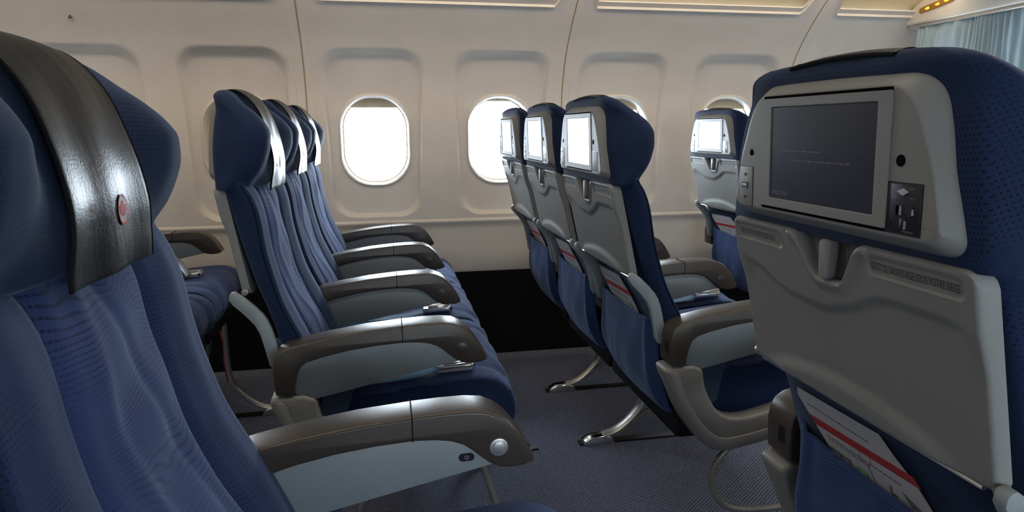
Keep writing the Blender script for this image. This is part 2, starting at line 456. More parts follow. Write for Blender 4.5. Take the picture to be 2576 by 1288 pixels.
def tray_bm():
    bm = bmesh.new(); NY, NZ = 150, 84; HW = .189; zb = .698
    A = []; B = []
    for i in range(NY+1):
        y = -HW+2*HW*i/NY; ra = []; rb = []
        zt = tray_top(y)
        cr = .014; e = max(0, (abs(y)-(HW-cr))/cr); cut = cr*(1-math.sqrt(max(0, 1-e*e)))
        z0, z1 = zb+cut*.8, zt-cut
        for j in range(NZ+1):
            z = z0+(z1-z0)*j/NZ
            edge = min(HW-abs(y), z-z0, z1-z); rnd = .004*(1-math.sqrt(max(0, 1-(1-min(1, edge/.004))**2)))
            ra.append(bm.verts.new((tx(z)-relief(y, z)+rnd, y, z))); rb.append(bm.verts.new((tx(z)+.016, y, z)))
        A.append(ra); B.append(rb)
    for G, fl in ((A, 0), (B, 1)):
        for i in range(NY):
            for j in range(NZ):
                f = (G[i][j], G[i+1][j], G[i+1][j+1], G[i][j+1]); bm.faces.new(f if not fl else f[::-1])
    for i in range(NY):
        bm.faces.new((A[i][0], A[i+1][0], B[i+1][0], B[i][0])); bm.faces.new((A[i][NZ], A[i+1][NZ], B[i+1][NZ], B[i][NZ]))
    for j in range(NZ):
        bm.faces.new((A[0][j], A[0][j+1], B[0][j+1], B[0][j])); bm.faces.new((A[NY][j], A[NY][j+1], B[NY][j+1], B[NY][j]))
    return bm
def tray_text(s, yc, zc, width, hgt):
    bm = text_bm(s, hgt*1.42, 1.0, 'CENTER')
    xs = [v.co.x for v in bm.verts]; W = max(xs)-min(xs); mid = (max(xs)+min(xs))/2
    for v in bm.verts:
        y = yc-(v.co.x-mid)*width/W; z = zc+v.co.y-hgt*.5
        v.co = Vector((tx(z)-relief(y, z)-.0006 if False else tx(z)-.0035-.0006, y, z))
    return bm
# --- armrest
CAP = [(.168, .520), (.163, .524), (.161, .545), (.160, .572), (.163, .590), (.170, .602), (.182, .610), (.20, .615), (.26, .6265), (.33, .6365), (.40, .6425), (.44, .6445), (.475, .6448), (.498, .642), (.515, .634),
       (.529, .622), (.541, .607), (.553, .588), (.562, .572), (.5635, .567), (.561, .564), (.548, .560), (.530, .559), (.515, .561), (.502, .568), (.49, .578), (.478, .589), (.466, .598), (.450, .604), (.43, .6075), (.40, .609), (.35, .606), (.30, .600), (.25, .590), (.222, .582), (.210, .573), (.204, .560), (.199, .540), (.197, .523), (.193, .519)]
ARMP = [(.19, .60), (.197, .521), (.215, .513), (.235, .508), (.30, .521), (.42, .546), (.50, .562), (.535, .568), (.50, .61), (.40, .625), (.25, .61)]
def arm_mesh(parent, y, side, hook=True):
    """side: +1 the button is on the +y face"""
    t = .030
    pts = CAP if hook else [p for p in CAP if p[0] > .17][0:]
    rear = [p for p in pts]
    fine = rear
    o = link('armrest', prism(fine, 'y', y-t, y+t, .0045, 3, ang=50), M['cap'], parent)
    p = link('arm_panel', prism(ARMP, 'y', y-t+.006, y+t-.006, .002, 2), M['panel'], o)
    link('hinge_slot', box(.1595, .166, y-.018, y-.002, .545, .572, .001), M['black'], o, smooth=False)
    # joint between rear and front cap
    g = box(.3995, .4012, y-t-.0003, y+t+.0003, .609, .6436)
    link('seam', g, M['dark'], o, smooth=False)
    for s in (1, -1):
        f = y + s*(t-.0005)
        if s == side:
            b = disc((.514, f, .591), .0125, 'y', s*.002, 28, bv=.0006)
            ring = link('recline_button', b, M['metal'], o)
            b2 = disc((.514, f, .591), .0085, 'y', s*.0042, 28, bv=.001); link('button_cap', b2, M['chrome'], ring) if False else None
            b2 and join_to(ring, b2)
            if parent.get('jack'):
                pts2 = [(.471+a*.0105+b*.0, c) for a, b, c in []]
                cap2 = []
                for k in range(20):
                    tt = 2*PI*k/20; cap2.append((.471+(.005 if math.cos(tt) > 0 else -.005)+.0055*math.cos(tt), .578+.0055*math.sin(tt)+.1*(.0)))
                jj = prism(cap2, 'y', y+s*(t-.0065), y+s*(t-.0045))
                j = link('audio_jack', jj, M['black'], o)
                n = 16; a = [(math.cos(2*PI*k/n), math.sin(2*PI*k/n)) for k in range(n)]
                rb = bmesh.new(); yy = y+s*(t-.0042)
                ra = [rb.verts.new((.471+.0028*c, yy, .578+.0028*d)) for c, d in a]; rc = [rb.verts.new((.471+.0018*c, yy, .578+.0018*d)) for c, d in a]
                for k in range(n): rb.faces.new((ra[k], ra[(k+1) % n], rc[(k+1) % n], rc[k]))
                me = rb; join_to(j, me, M['metal'])
        else:
            b = disc((.514, f, .591), .0115, 'y', s*.0012, 28, bv=.0005)
            link('cover_disc', b, M['cap'], o)
    return o
def join_to(o, b2, mat=None):
    bm = bmesh.new(); bm.from_mesh(o.data); n0 = len(bm.faces); me = bpy.data.meshes.new('tmp'); b2.to_mesh(me); b2.free(); bm.from_mesh(me); bpy.data.meshes.remove(me)
    bm.faces.ensure_lookup_table()
    if mat:
        o.data.materials.append(mat)
        for f in bm.faces[n0:]: f.material_index = len(o.data.materials)-1
    for f in bm.faces: f.smooth = True
    bm.to_mesh(o.data); bm.free(); o.data.set_sharp_from_angle(angle=math.radians(38))
# --- cushion
def cushion_bm():
    prof = [(.20, .43), (.205, .485), (.23, .503), (.30, .502), (.38, .506), (.46, .514), (.53, .520), (.575, .519), (.605, .506), (.624, .482), (.632, .452), (.630, .420), (.618, .398), (.59, .388), (.45, .380), (.28, .375), (.215, .385)]
    prof = chaikin(prof, 2)
    cx, cz = .42, .45
    ys = []
    hw = .221
    for i in range(41):
        ys.append(-hw*math.cos(PI*i/40))
    secs = []
    for y in ys:
        e = max(0, (abs(y)-(hw-.014))/.014); k = 1-math.sqrt(max(0, 1-e*e)); s = []
        for x, z in prof:
            dx, dz = x-cx, z-cz; L = math.hypot(dx, dz)
            x2, z2 = x-dx/L*.012*k, z-dz/L*.012*k
            if z > .49:
                z2 -= .006*math.exp(-((abs(y)-.145)/.010)**2)*sm(.22, .3, x)
                z2 += .005*math.cos(y*8)-.004
                z2 += .0022*math.sin(x*46+3*math.cos(y*22)+y*6)*(1-sm(.15, .2, abs(y)))
            if x > .60: x2 += .003*math.sin(y*40)*(1-k) - .004*math.exp(-((abs(y)-.145)/.012)**2)
            s.append((x2, y, z2))
        secs.append(s)
    bm = loft(secs)
    bmesh.ops.recalc_face_normals(bm, faces=bm.faces)
    for f in bm.faces:
        c = f.calc_center_median()
        if c.z > .43 and abs(f.normal.y) < .6 and (f.normal.z > .1 or f.normal.x > .3): f.material_index = 1  # upward and front faces: light falling there put in as paler fabric
    return bm
# --- pocket
PKT = [(.66, .135), (.60, .150), (.55, .153), (.50, .156), (.46, .162), (.40, .182), (.365, .207), (.34, .235)]
def pocket_bm(hw=.178):
    bm = bmesh.new(); A = []; B = []; NY, NZ = 48, 30
    for i in range(NY+1):
        t = i/NY; y = hw*(1-2*t)          # +y ... -y
        a = abs(y)/hw
        zt = .592 - .006*(1-a)**1.3 + .008*a**4
        zb = .345 + .02*a**3
        ra, rb = [], []
        for j in range(NZ+1):
            q = j/NZ; z = zb+(zt-zb)*q
            x = interp(PKT, z) - .014*(1-a**2.2)*math.sin(PI*min(1, q*.92+.04)) + .012*a**6
            x += .0016*math.sin(y*60+z*30)*sm(0, .4, q)*(1-q*.6) + .0012*math.sin(y*30-z*40) - .007*math.exp(-((a-.72-.1*q)/.05)**2)*q + .004*math.exp(-((y-.05+.3*(z-.5))/.012)**2)*(1-q)
            x -= .010*math.exp(-((a-.86)/.05)**2)*math.sin(PI*q)
            ra.append(bm.verts.new((x, y, z)))
            rb.append(bm.verts.new((x+.004, y, z)))
        A.append(ra); B.append(rb)
    for i in range(NY):
        for j in range(NZ):
            bm.faces.new((A[i][j], A[i+1][j], A[i+1][j+1], A[i][j+1])); bm.faces.new((B[i][j], B[i][j+1], B[i+1][j+1], B[i+1][j]))
        bm.faces.new((A[i][NZ], A[i+1][NZ], B[i+1][NZ], B[i][NZ])); bm.faces.new((A[i][0], B[i][0], B[i+1][0], A[i+1][0]))
    for j in range(NZ):
        bm.faces.new((A[0][j], A[0][j+1], B[0][j+1], B[0][j])); bm.faces.new((A[NY][j], B[NY][j], B[NY][j+1], A[NY][j+1]))
    return bm
def ribbon(path, w, th=.0016, twist=None, bm=None):
    b2 = bmesh.new(); path = [Vector(p) for p in path]; R = []
    for i, p in enumerate(path):
        t = (path[min(i+1, len(path)-1)]-path[max(0, i-1)]).normalized()
        up = Vector((0, 0, 1))
        if twist: 
            up = Vector(twist[i]).normalized()
        s = t.cross(up).normalized(); n = s.cross(t).normalized()
        R.append([b2.verts.new(p+s*w/2*a+n*th*b) for a, b in ((-1, -.5), (1, -.5), (1, .5), (-1, .5))])
    for a, b in zip(R, R[1:]):
        for k in range(4): b2.faces.new((a[k], a[(k+1) % 4], b[(k+1) % 4], b[k]))
    b2.faces.new(R[0]); b2.faces.new(R[-1][::-1])
    return join(bm, b2)
def top_z(x, y):
    return interp([(.20, .497), (.23, .504), (.30, .504), (.38, .508), (.46, .515), (.53, .520), (.60, .507)], x)+.004*math.cos(y*8)-.004+.001
def make_seat(jack=False, outlet=True, aisle=0, armside=-1, bar=False, leg=False, belt='top', arms=(-1,), button=1, tarms=(-1, 1)):
    r = bpy.data.objects.new('airplane_seat', None); C.objects.link(r); r['jack'] = 1 if jack else 0
    r.empty_display_size = .1
    P = PIV
    def back(name, bm, mat, parent=r, **kw):
        o = link(name, bm, mat, parent, off=P, **kw)
        if parent is r: o.location = P
        return o
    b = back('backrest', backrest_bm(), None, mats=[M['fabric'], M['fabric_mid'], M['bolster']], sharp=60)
    for s in (-1, 1):
        path = []
        for i in range(40):
            z = .46+(.905-.46)*i/39; path.append((interp(BT, z, 2)-.0052, s*(.2075-.004*sm(.80, .9, z)), z))
        back('piping', tube(path, .0019, 6), M['pipe'], b)
    back('headrest', headrest_bm(), M['fabric'], sharp=80)
    for s in (-1, 1):
        back('piping', tube([(interp(HT, z, 1)+.0012, s*(interp(HT, z, 4)-.0012), z) for z in (1.0745, 1.072, 1.068, 1.063, 1.057, 1.05, 1.04, 1.03, 1.02, 1.005, .99, .97, .95, .93, .91)], .0009, 6), M['pipe'], b)
    c = back('headrest_cover', cover_bm(), M['leather'], mods=[('SOLIDIFY', dict(thickness=.0030, offset=-1)), ('BEVEL', dict(width=.0006, segments=2))], sharp=70)
    for s in (-1, 1):
        back('edge_binding', tube([flap(s*(.0785+.004*sm(.1, .2, FL[-1]*k/40)), FL[-1]*k/40, -.0012) for k in range(41)], .0019, 8), M['dark'], c)
    back('edge_binding', tube([flap(-.078+.156*k/20, 0, -.0012) for k in range(21)], .0022, 8), M['dark'], c)
    dk = bmesh.new(); vv = [dk.verts.new((0, 0, 0))] + [dk.verts.new((math.cos(2*PI*k/32)*.0122, math.sin(2*PI*k/32)*.0122, 0)) for k in range(32)]
    for k in range(32): dk.faces.new((vv[0], vv[1+k], vv[1+(k+1) % 32]))
    back('emblem_disc', on_flap(dk, .016, FL[-1]-.052, .0008), M['emblemg'], c, smooth=False)
    back('emblem', on_flap(logo_bm(.0134), .016, FL[-1]-.052, .0012), M['emblem'], c, smooth=False)
    for kk, (ss, dz) in enumerate((('AIR', .003), ('CANADA', -.009))):
        t = text_bm(ss, .0115, .80, 'LEFT')
        for v in t.verts: v.co.y += dz
        back('lettering', on_flap(t, -.048, FL[-1]-.052, .0011), M['emboss'], c, smooth=False)
    # monitor
    mh = back('monitor_housing', bezel_bm(), M['grey'], sharp=50)
    gr = prism(rrect(.1011, .9165, 1.0445, .002), 'x', -.0004, .004, fn=lambda v: Vector((bx(v.z)+v.x, v.y+.0, v.z)))
    back('screen_gap', gr, M['hole'], mh, smooth=False)
    fr = bmesh.new()
    o1 = rrect(.1016, .9195, 1.0415, .002, 3); o2 = rrect(.0850, .9290, 1.0325, .002, 3); o3 = rrect(.0836, .9305, 1.0312, .002, 3)
    R3 = [[fr.verts.new((bx(z)+xo, y, z)) for y, z in oo] for oo, xo in ((o1, .001), (o1, -.0016), (o2, -.0016), (o3, .0006))]
    for a, bb in zip(R3, R3[1:]):
        for k in range(len(a)): fr.faces.new((a[k], a[(k+1) % len(a)], bb[(k+1) % len(a)], bb[k]))
    back('screen_frame', fr, M['grey'], mh, smooth=False, mods=[('BEVEL', dict(width=.0008, segments=2))])
    sc = back('screen', prism(rrect(.0840, .9300, 1.0315, .002, 3), 'x', -.0006, .002, fn=lambda v: Vector((bx(v.z)+v.x, v.y, v.z))), M['screen'], mh, smooth=False)
    tb = text_bm('enRoute', .0095, .9)
    ln = bmesh.new()
    for v in tb.verts: v.co = Vector((bx(.934)-.0008, .079-v.co.x, .9345+v.co.y))
    rnd = random.Random(4)
    for zz, y0, y1 in ((.9835, .060, -.005), (.9735, .045, -.052)):
        y = y0
        while y > y1:
            ww = rnd.uniform(.003, .009); join(ln, box(bx(zz)-.0010, bx(zz)-.0007, y-ww, y, zz, zz+.0012)); y -= ww+.0015
    back('screen_lettering', tb, M['faint'], mh, smooth=False)
    back('screen_text_lines', ln, M['faint'], mh, smooth=False)
    # usb panel
    up = prism(rrect(.0155, .914, .9635, .003, 4, .1365), 'x', -.0004, .002, fn=lambda v: Vector((bx(v.z)+v.x, v.y, v.z)))
    uo = back('usb_panel', up, M['black'], mh, smooth=False)
    up = prism(rrect(.0148, .9148, .9627, .003, 4, .1365), 'x', -.0006, .002, .0003, fn=lambda v: Vector((bx(v.z)+v.x, v.y, v.z)))
    join_to(uo, offs(up, P), M['grey'])
    hs = box(bx(.939)-.0016, bx(.939), .132, .145, .9355, .9435)
    join(hs, disc((bx(.953)-.0016, .138, .953), .0018, 'x', .001, 12)); join(hs, disc((bx(.924)-.0016, .138, .925), .0018, 'x', .001, 12))
    join_to(uo, offs(hs, P), M['black'])
    join_to(uo, offs(box(bx(.939)-.0019, bx(.939), .134, .143, .9395, .9415), P), M['metal'])
    # outlet or blank cover
    ol = prism(rrect(.0215, .9165, .9625, .0015, 3, -.1205), 'x', -.0003, .002, fn=lambda v: Vector((bx(v.z)+v.x, v.y, v.z)))
    oo = back('power_socket' if outlet else 'blank_cover', ol, M['black'], mh, smooth=False)
    pl = prism(rrect(.0202, .918, .961, .001, 3, -.1205), 'x', -.0006, .002, .0003, fn=lambda v: Vector((bx(v.z)+v.x, v.y, v.z)))
    join_to(oo, offs(pl, P), M['screw'] if outlet else M['grey'])
    if outlet:
        xq = bx(.94)-.0010
        hb = box(xq, xq+.002, -.1175, -.1125, .933, .943, .001); join(hb, disc((xq, -.1148, .9385), .0046, 'x', .001, 16)); join(hb, disc((xq, -.1285, .9385), .0052, 'x', .001, 16)); join(hb, box(xq, xq+.002, -.1245, -.1185, .922, .931, .0006))
        join(hb, disc((xq, -.1355, .951), .0012, 'x', .001, 8)); join(hb, disc((xq, -.1065, .925), .0012, 'x', .001, 8))
        join_to(oo, offs(hb, P), M['black'])
        mt = box(xq-.0006, xq+.001, -.1195, -.1183, .934, .942); join(mt, box(xq-.0006, xq+.001, -.1335, -.1322, .935, .940)); join(mt, box(xq-.0006, xq+.001, -.1254, -.1246, .922, .929))
        dd = [(-.1205, .9575), (-.1135, .9545), (-.1205, .9510), (-.1275, .9545)]
        join(mt, prism([(a, c) for a, c in dd], 'x', xq-.001, xq+.001))
        join_to(oo, offs(mt, P), M['metal'])
        for s2, yy, zz in (('110V', -.1055, .9565), ('60Hz', -.1265, .9565), ('100W', -.1055, .9480), ('MAX', -.1275, .9480), ('empower', -.1235, .9195)):
            t2 = text_bm(s2, .0032)
            for v in t2.verts: v.co = Vector((xq-.0004, yy-v.co.x, zz+v.co.y))
            join_to(oo, offs(t2, P), M['faintw'])
    for yy, zz, rr in ((.1255, .980, .0040), (-.1145, .981, .0052)):
        k = disc((bx(zz)-.0004, yy, zz), rr, 'x', .001, 20)
        back('sensor_hole', k, M['hole'], mh, smooth=False)
    # tray
    t = back('tray_table', tray_bm(), M['grey'], sharp=50)
    for s, yc, wd in (('LIFE VEST UNDER YOUR SEAT', .1325, .078), ('GILET DE SAUVETAGE SOUS VOTRE SIÈGE', -.119, .103)):
        back('lettering', tray_text(s, yc, .8785, wd, .0075), M['text'], t, smooth=False)
    st = tube([(tx(.6975)+.004, -.172, .6965), (tx(.6975)+.004, .178, .6965)], .0028, 8)
    back('edge_strip', st, M['chrome'], t)
    # latch
    lp = prism([(.070, .899), (-.070, .899), (-.055, .862), (-.025, .842), (.025, .842), (.055, .862)], 'x', tx(.87)+.010, tx(.87)+.018, .002)
    lo = back('tray_latch', lp, M['grey'])
    back('latch_recess', prism(chaikin([(.010, .896), (-.010, .896), (-.017, .884), (-.014, .855), (-.006, .846), (.006, .846), (.014, .855), (.017, .884)], 1), 'x', tx(.87)+.0092, tx(.87)+.012), M['greyd'], lo, smooth=False)
    kb = prism(chaikin([(.007, .893), (-.007, .893), (-.0095, .886), (-.007, .858), (-.004, .849), (.004, .849), (.007, .858), (.0095, .886)], 1), 'x', .046, .060, .003, 3, ang=50)
    back('latch_knob', kb, M['grey'], lo)
    # hinges and arms
    AR = [(.098, .713), (.086, .710), (.084, .694), (.110, .668), (.132, .640), (.142, .600), (.150, .555), (.172, .555), (.164, .610), (.154, .648), (.140, .672)]
    for s in (-1, 1):
        a = s in tarms and link('tray_arm', prism(chaikin(AR, 1), 'y', s*.192, s*.206, .002, 2, ang=60), M['panel'], r)
        hb = disc((tx(.70)+.005, s*.184, .703), .0065, 'y', s*.010, 20, bv=.001)
        back('hinge', hb, M['bar'], t)
        pass
    # back shell behind tray
    # pocket
    pk = back('seat_pocket', pocket_bm(), M['pocket'], sharp=80)
    hem = []
    for i in range(49):
        y = .178*(1-2*i/48); a_ = abs(y)/.178; z = .592-.006*(1-a_)**1.3+.008*a_**4
        x = interp(PKT, z)-.014*(1-a_**2.2)*math.sin(PI*.96)+.012*a_**6+.002
        hem.append((x+.0012*math.sin(y*30-z*40)-.007*math.exp(-((a_-.82)/.05)**2), y, z-.001))
    back('pocket_hem', tube(hem, .0038, 8), M['pocket'], pk)
    # cushion
    cu = link('seat_cushion', cushion_bm(), None, r, mats=[M['fabric'], M['fabric_mid']], sharp=70)
    pn = link('seat_pan', box(.20, .60, -.215, .215, .335, .384, .012), M['dark'], r)
    # belt
    if belt:
        yb = {'top': -.172, 'far': -.10}[belt]
        path = [(.255, -.195, .500), (.29, -.185, top_z(.3, -.18)+.012), (.33, -.180, top_z(.33, -.17)+.008), (.38, yb, top_z(.38, yb)+.004), (.43, yb, top_z(.43, yb)+.004), (.468, yb, top_z(.468, yb)+.010)]
        sb = link('seat_belt', ribbon(chaikin(path, 2, False), .040), M['belt'], r)
        bk = prism([(.468, -.021), (.468, .021), (.540, .024), (.547, .018), (.547, -.018), (.540, -.024)], 'z', 0, .017, .003, 3)
        join(bk, prism([(.482, -.018), (.482, .018), (.546, .016), (.546, -.016)], 'z', .014, .024, .002, 2))
        for v in bk.verts: v.co = Vector((v.co.x, v.co.y+yb, v.co.z+top_z(.50, yb)+.002+(v.co.x-.50)*.05))
        link('buckle', bk, M['chrome'], sb)
        p2 = [(.245, .190, .500), (.27, .185, .522), (.30, .178, .527), (.325, .165, .520), (.345, .150, top_z(.34, .15)+.004)]
        link('belt_tail', ribbon(chaikin(p2, 2, False), .040), M['belt'], r)
    if aisle:
        yy = aisle*.226
        q = prism([(.245, .512), (.305, .512), (.290, .470), (.283, .430), (.245, .400), (.235, .44)], 'y', yy-.003*1, yy+.002)
        for v in q.verts: v.co.y += aisle*.004*math.sin(v.co.x*160)
        link('side_strap', q, M['beltd'], r)
    # arms
    for a in arms:
        arm_mesh(r, a*.225, button)
    if aisle:
        y0 = aisle*.225
        L = [(.150, .518), (.235, .518), (.240, .480), (.250, .450), (.275, .408), (.310, .390), (.36, .392), (.44, .412), (.52, .420), (.60, .415), (.612, .39), (.60, .362), (.50, .350), (.42, .338), (.34, .322), (.29, .315), (.262, .322), (.225, .358), (.19, .415), (.168, .468), (.152, .50)]
        sh = link('side_shroud', prism(chaikin(L, 1), 'y', y0-.030, y0+.030, .008, 3, ang=45), M['shroud'], r)
        L2 = [(.160, .508), (.180, .510), (.190, .470), (.215, .420), (.250, .372), (.285, .347), (.34, .352), (.44, .372), (.60, .390), (.60, .366), (.50, .352), (.42, .341), (.34, .325), (.29, .319), (.264, .326), (.228, .362), (.194, .418), (.172, .468)]
        fs = y0-.030 if aisle < 0 else y0+.030
        sgn = -1 if aisle < 0 else 1
        link('shroud_rib', prism(chaikin(L2, 1), 'y', fs-.004 if sgn < 0 else fs-.001, fs+.001 if sgn < 0 else fs+.004, .003, 2, ang=45), M['shroud'], sh)
    if bar:
        pts = [(.375, -.19, .340), (.345, -.19, .29), (.316, -.19, .262), (.300, -.19, .222), (.314, -.19, .170), (.350, -.19, .134), (.42, -.19, .124), (.52, -.19, .124), (.600, -.19, .128), (.612, -.19, .150), (.596, -.19, .19), (.565, -.19, .29), (.55, -.19, .345)]
        link('baggage_bar', tube(chaikin(pts, 2, False), .0078, 12), M['bar'], r)
    if leg:
        for sx in (1, -1):
            f = (lambda x: x) if sx > 0 else (lambda x: 1.0-x)
            blade = [(f(.26), 0, .026), (f(.30), 0, .036), (f(.335), 0, .060), (f(.368), 0, .092), (f(.392), 0, .125), (f(.400), 0, .17), (f(.402), 0, .25), (f(.402), 0, .345)]
            lg = link('leg', tube(chaikin(blade, 2, False), (.008, .021), 12, flat=(0, 0, 1)), M['metal'], r)
            foot = prism([(f(.190), 0.0), (f(.192), .012), (f(.215), .026), (f(.26), .030), (f(.285), .024), (f(.30), 0)], 'y', -.020, .020, .004, 2)
            link('foot', foot, M['chrome'], lg)
            lg2 = [(f(.275), 0, .020), (f(.34), 0, .055), (f(.46), 0, .12), (f(.52), 0, .17), (f(.56), 0, .345)] if sx > 0 else None
            if lg2: link('brace', tube(lg2, .008, 8), M['greyd'], lg)
        link('seat_track_shadow', box(.18, .83, -.014, .014, .0, .006), M['black'], r)  # track strip made black, with its shadow put into the colour
    return r
def offs(bm, P):
    for v in bm.verts: v.co -= Vector(P)
    return bm
TILTED = ('backrest', 'headrest', 'headrest_cover', 'monitor_housing', 'tray_table', 'tray_latch', 'seat_pocket')
def place(r, x, y, tilt, label, group=None):
    r.location = (x, y, 0)
    for c in r.children:
        if c.name.split('.')[0] in TILTED: c.rotation_euler = (0, tilt, 0)
    r['label'] = label; r['category'] = 'airplane seat'
    if group: r['group'] = group
    if 'jack' in r.keys(): del r['jack']
def dup(root_):
    r = root_.copy(); C.objects.link(r)
    for ch in list(root_.children):
        c = ch.copy(); C.objects.link(c); c.parent = r
        for g in list(ch.children):
            d = g.copy(); C.objects.link(d); d.parent = c
    return r
X2, P_ = -.376, .787
X1, X3, X4 = X2-P_, X2+P_, X2+2*P_
YA, WD, YN = 1.487, .45, .6217
UP = .062
mid = make_seat(outlet=True, leg=True, belt='top')
win = make_seat(outlet=True, leg=True, belt='far', arms=(-1, 1))
ais = make_seat(outlet=False, aisle=-1, bar=True, belt='top')
G1, G2, G3 = 'seats of the row behind, at the left', 'seats of the left three-seat row', 'seats of the three-seat row with lit screens'
ais2 = dup(ais); mid2 = dup(mid); win2 = dup(win); mid1 = dup(mid); win1 = dup(win); win4 = dup(win)
place(ais, X3, YA, 0, 'nearest seat of the row ahead, bright white screen with blank cover beside it', 'seats of the row ahead across the aisle')
place(mid, X3, YA+WD, 0, 'blue middle seat of the row ahead, screen pale grey, between its two neighbours', 'seats of the row ahead across the aisle')
place(win, X3, YA+2*WD, 0, 'blue window seat ahead, its screen edge overlapping the bright window', 'seats of the row ahead across the aisle')
place(ais2, X2, YA, UP, 'nearest seat of the left three-seat row, black leather flap on its head', 'seats of the left row across the aisle')
place(mid2, X2, YA+WD, UP, 'blue middle seat of the left row, partly hidden behind the aisle seat', 'seats of the left row across the aisle')
place(win2, X2, YA+2*WD, UP, 'blue window seat of the left row, farthest head next to the wall', 'seats of the left row across the aisle')
place(mid1, X1, YA+WD, UP, 'blue seat cushion edge and armrest tip seen low behind the left foreground seat', 'seats of the rearmost row, mostly hidden')
place(win1, X1, YA+2*WD, UP, 'blue window-side cushion with silver buckle seen between foreground seat and left row', 'seats of the rearmost row, mostly hidden')
place(win4, X4, YA+2*WD, 0, 'blue window seat seen just left of the big foreground screen, in front of a window')
nl = make_seat(jack=True, outlet=True, aisle=1, belt=None, arms=(1,), button=-1)
place(nl, X2, YN, .035, 'large blue foreground seat at left with shiny black leather flap and emblem', 'foreground seats on the near side of the aisle')
for ch in nl.children:
    if ch.name.startswith('seat_cushion'): ch.location = (-.014, 0, -.018)
for ch in win1.children:
    if ch.name.startswith('seat_belt'): ch.location = (0, .08, 0)
nr = make_seat(outlet=True, aisle=1, belt=None, arms=(1,), button=-1, tarms=(-1,))
place(nr, X3, YN, 0, 'large foreground seat at right, its back with dark screen and lettered tray table', 'foreground seats on the near side of the aisle')
# ---------------------------------------------------------------- safety cards
def card(x, y, label, big=False):
    r = bpy.data.objects.new('safety_card', None); C.objects.link(r); r.location = (x, y, 0); r.empty_display_size = .05
    r['label'] = label; r['category'] = 'card'; r['group'] = 'safety cards in the seat pockets'
    def fx(z): return .124+(.70-z)*.33
    f = lambda v: Vector((fx(v.z)+v.x, v.y, v.z))
    out = [(.05, .47), (.103, .583), (.158, .645), (.156, .658), (.00, .662), (-.018, .645), (-.044, .626), (-.066, .600), (-.078, .56), (-.078, .47)]
    link('card_sheet', prism(out, 'x', 0, .0012, fn=f), M['card'], r, smooth=False)
    link('red_band', prism([(.139, .625), (.129, .6145), (-.054, .6215), (-.046, .632)], 'x', -.0006, .0004, fn=f), M['red'], r, smooth=False)
    rn = random.Random(7)
    def put(name, b, mat):
        for v in b.verts: v.co = f(v.co)
        link(name, b, mat, r, smooth=False)
    for z, a, e in ((.640, .138, .02), (.6075, .108, -.02), (.6035, .104, .03)):
        b = bmesh.new(); y0 = a
        while y0 > e:
            w_ = rn.uniform(.003, .009); join(b, box(-.0006, .0004, y0-w_, y0, z, z+.0014)); y0 -= w_+.002
        put('small_print', b, M['cardtxt'])
    y0, y1, z0, z1 = .106, .066, .560, .590
    b = box(-.0007, .0004, y1, y0, z1, z1+.003); join(b, box(-.0007, .0004, y0-.003, y0, z0, z1)); join(b, box(-.0007, .0004, y1, y1+.003, z0, z1)); join(b, box(-.0007, .0004, (y0+y1)/2-.001, (y0+y1)/2+.001, z0, z1))
    put('pictogram', b, M['cardtxt'])
    put('pictogram', prism([(.032, .603), (.031, .603), (.020, .578), (.021, .578)], 'x', -.0006, .0004), M['cardtxt'])
    put('pictogram', prism([(-.002, .597), (-.005, .597), (-.005, .589), (-.012, .589), (-.012, .585), (-.002, .585)], 'x', -.0007, .0004), M['cardtxt'])
    put('pictogram', prism([(-.022, .600), (-.050, .590), (-.034, .586)], 'x', -.0006, .0004), M['cardtxt'])
    g = bmesh.new()
    for q in (box(-.0007, .0004, .036, .054, .5895, .591), box(-.0007, .0004, .053, .0545, .565, .591), box(-.0007, .0004, .036, .0375, .565, .591)): join(g, q)
    for v in g.verts: v.co = f(v.co)
    link('green_print', g, M['green'], r, smooth=False)
    bm = bmesh.new(); n = 20
    A = [bm.verts.new((-.0008, .034+.010*math.cos(2*PI*k/n), .614+.010*math.sin(2*PI*k/n))) for k in range(n)]; B = [bm.verts.new((-.0008, .034+.009*math.cos(2*PI*k/n), .614+.009*math.sin(2*PI*k/n))) for k in range(n)]
    for k in range(n): bm.faces.new((A[k], A[(k+1) % n], B[(k+1) % n], B[k]))
    for v in bm.verts: v.co = f(v.co)
    link('red_ring', bm, M['red'], r, smooth=False)
    return r
c0 = card(X3, YN, 'printed white safety card with red band under the big lettered tray table')
for x, y, lb in ((X3, YA, 'white card with red band in the pocket of the seat with the brightest screen'),
                 (X3, YA+WD, 'white card with red band in the middle seat pocket of the row ahead'),
                 (X3, YA+2*WD, 'white card with red band in the pocket farthest left, nearest the window wall'),
                 (X4, YA+2*WD, 'white card with red band just left of the big tray table, seat by the window')):
    k = dup(c0); k.location = (x, y, 0); k['label'] = lb
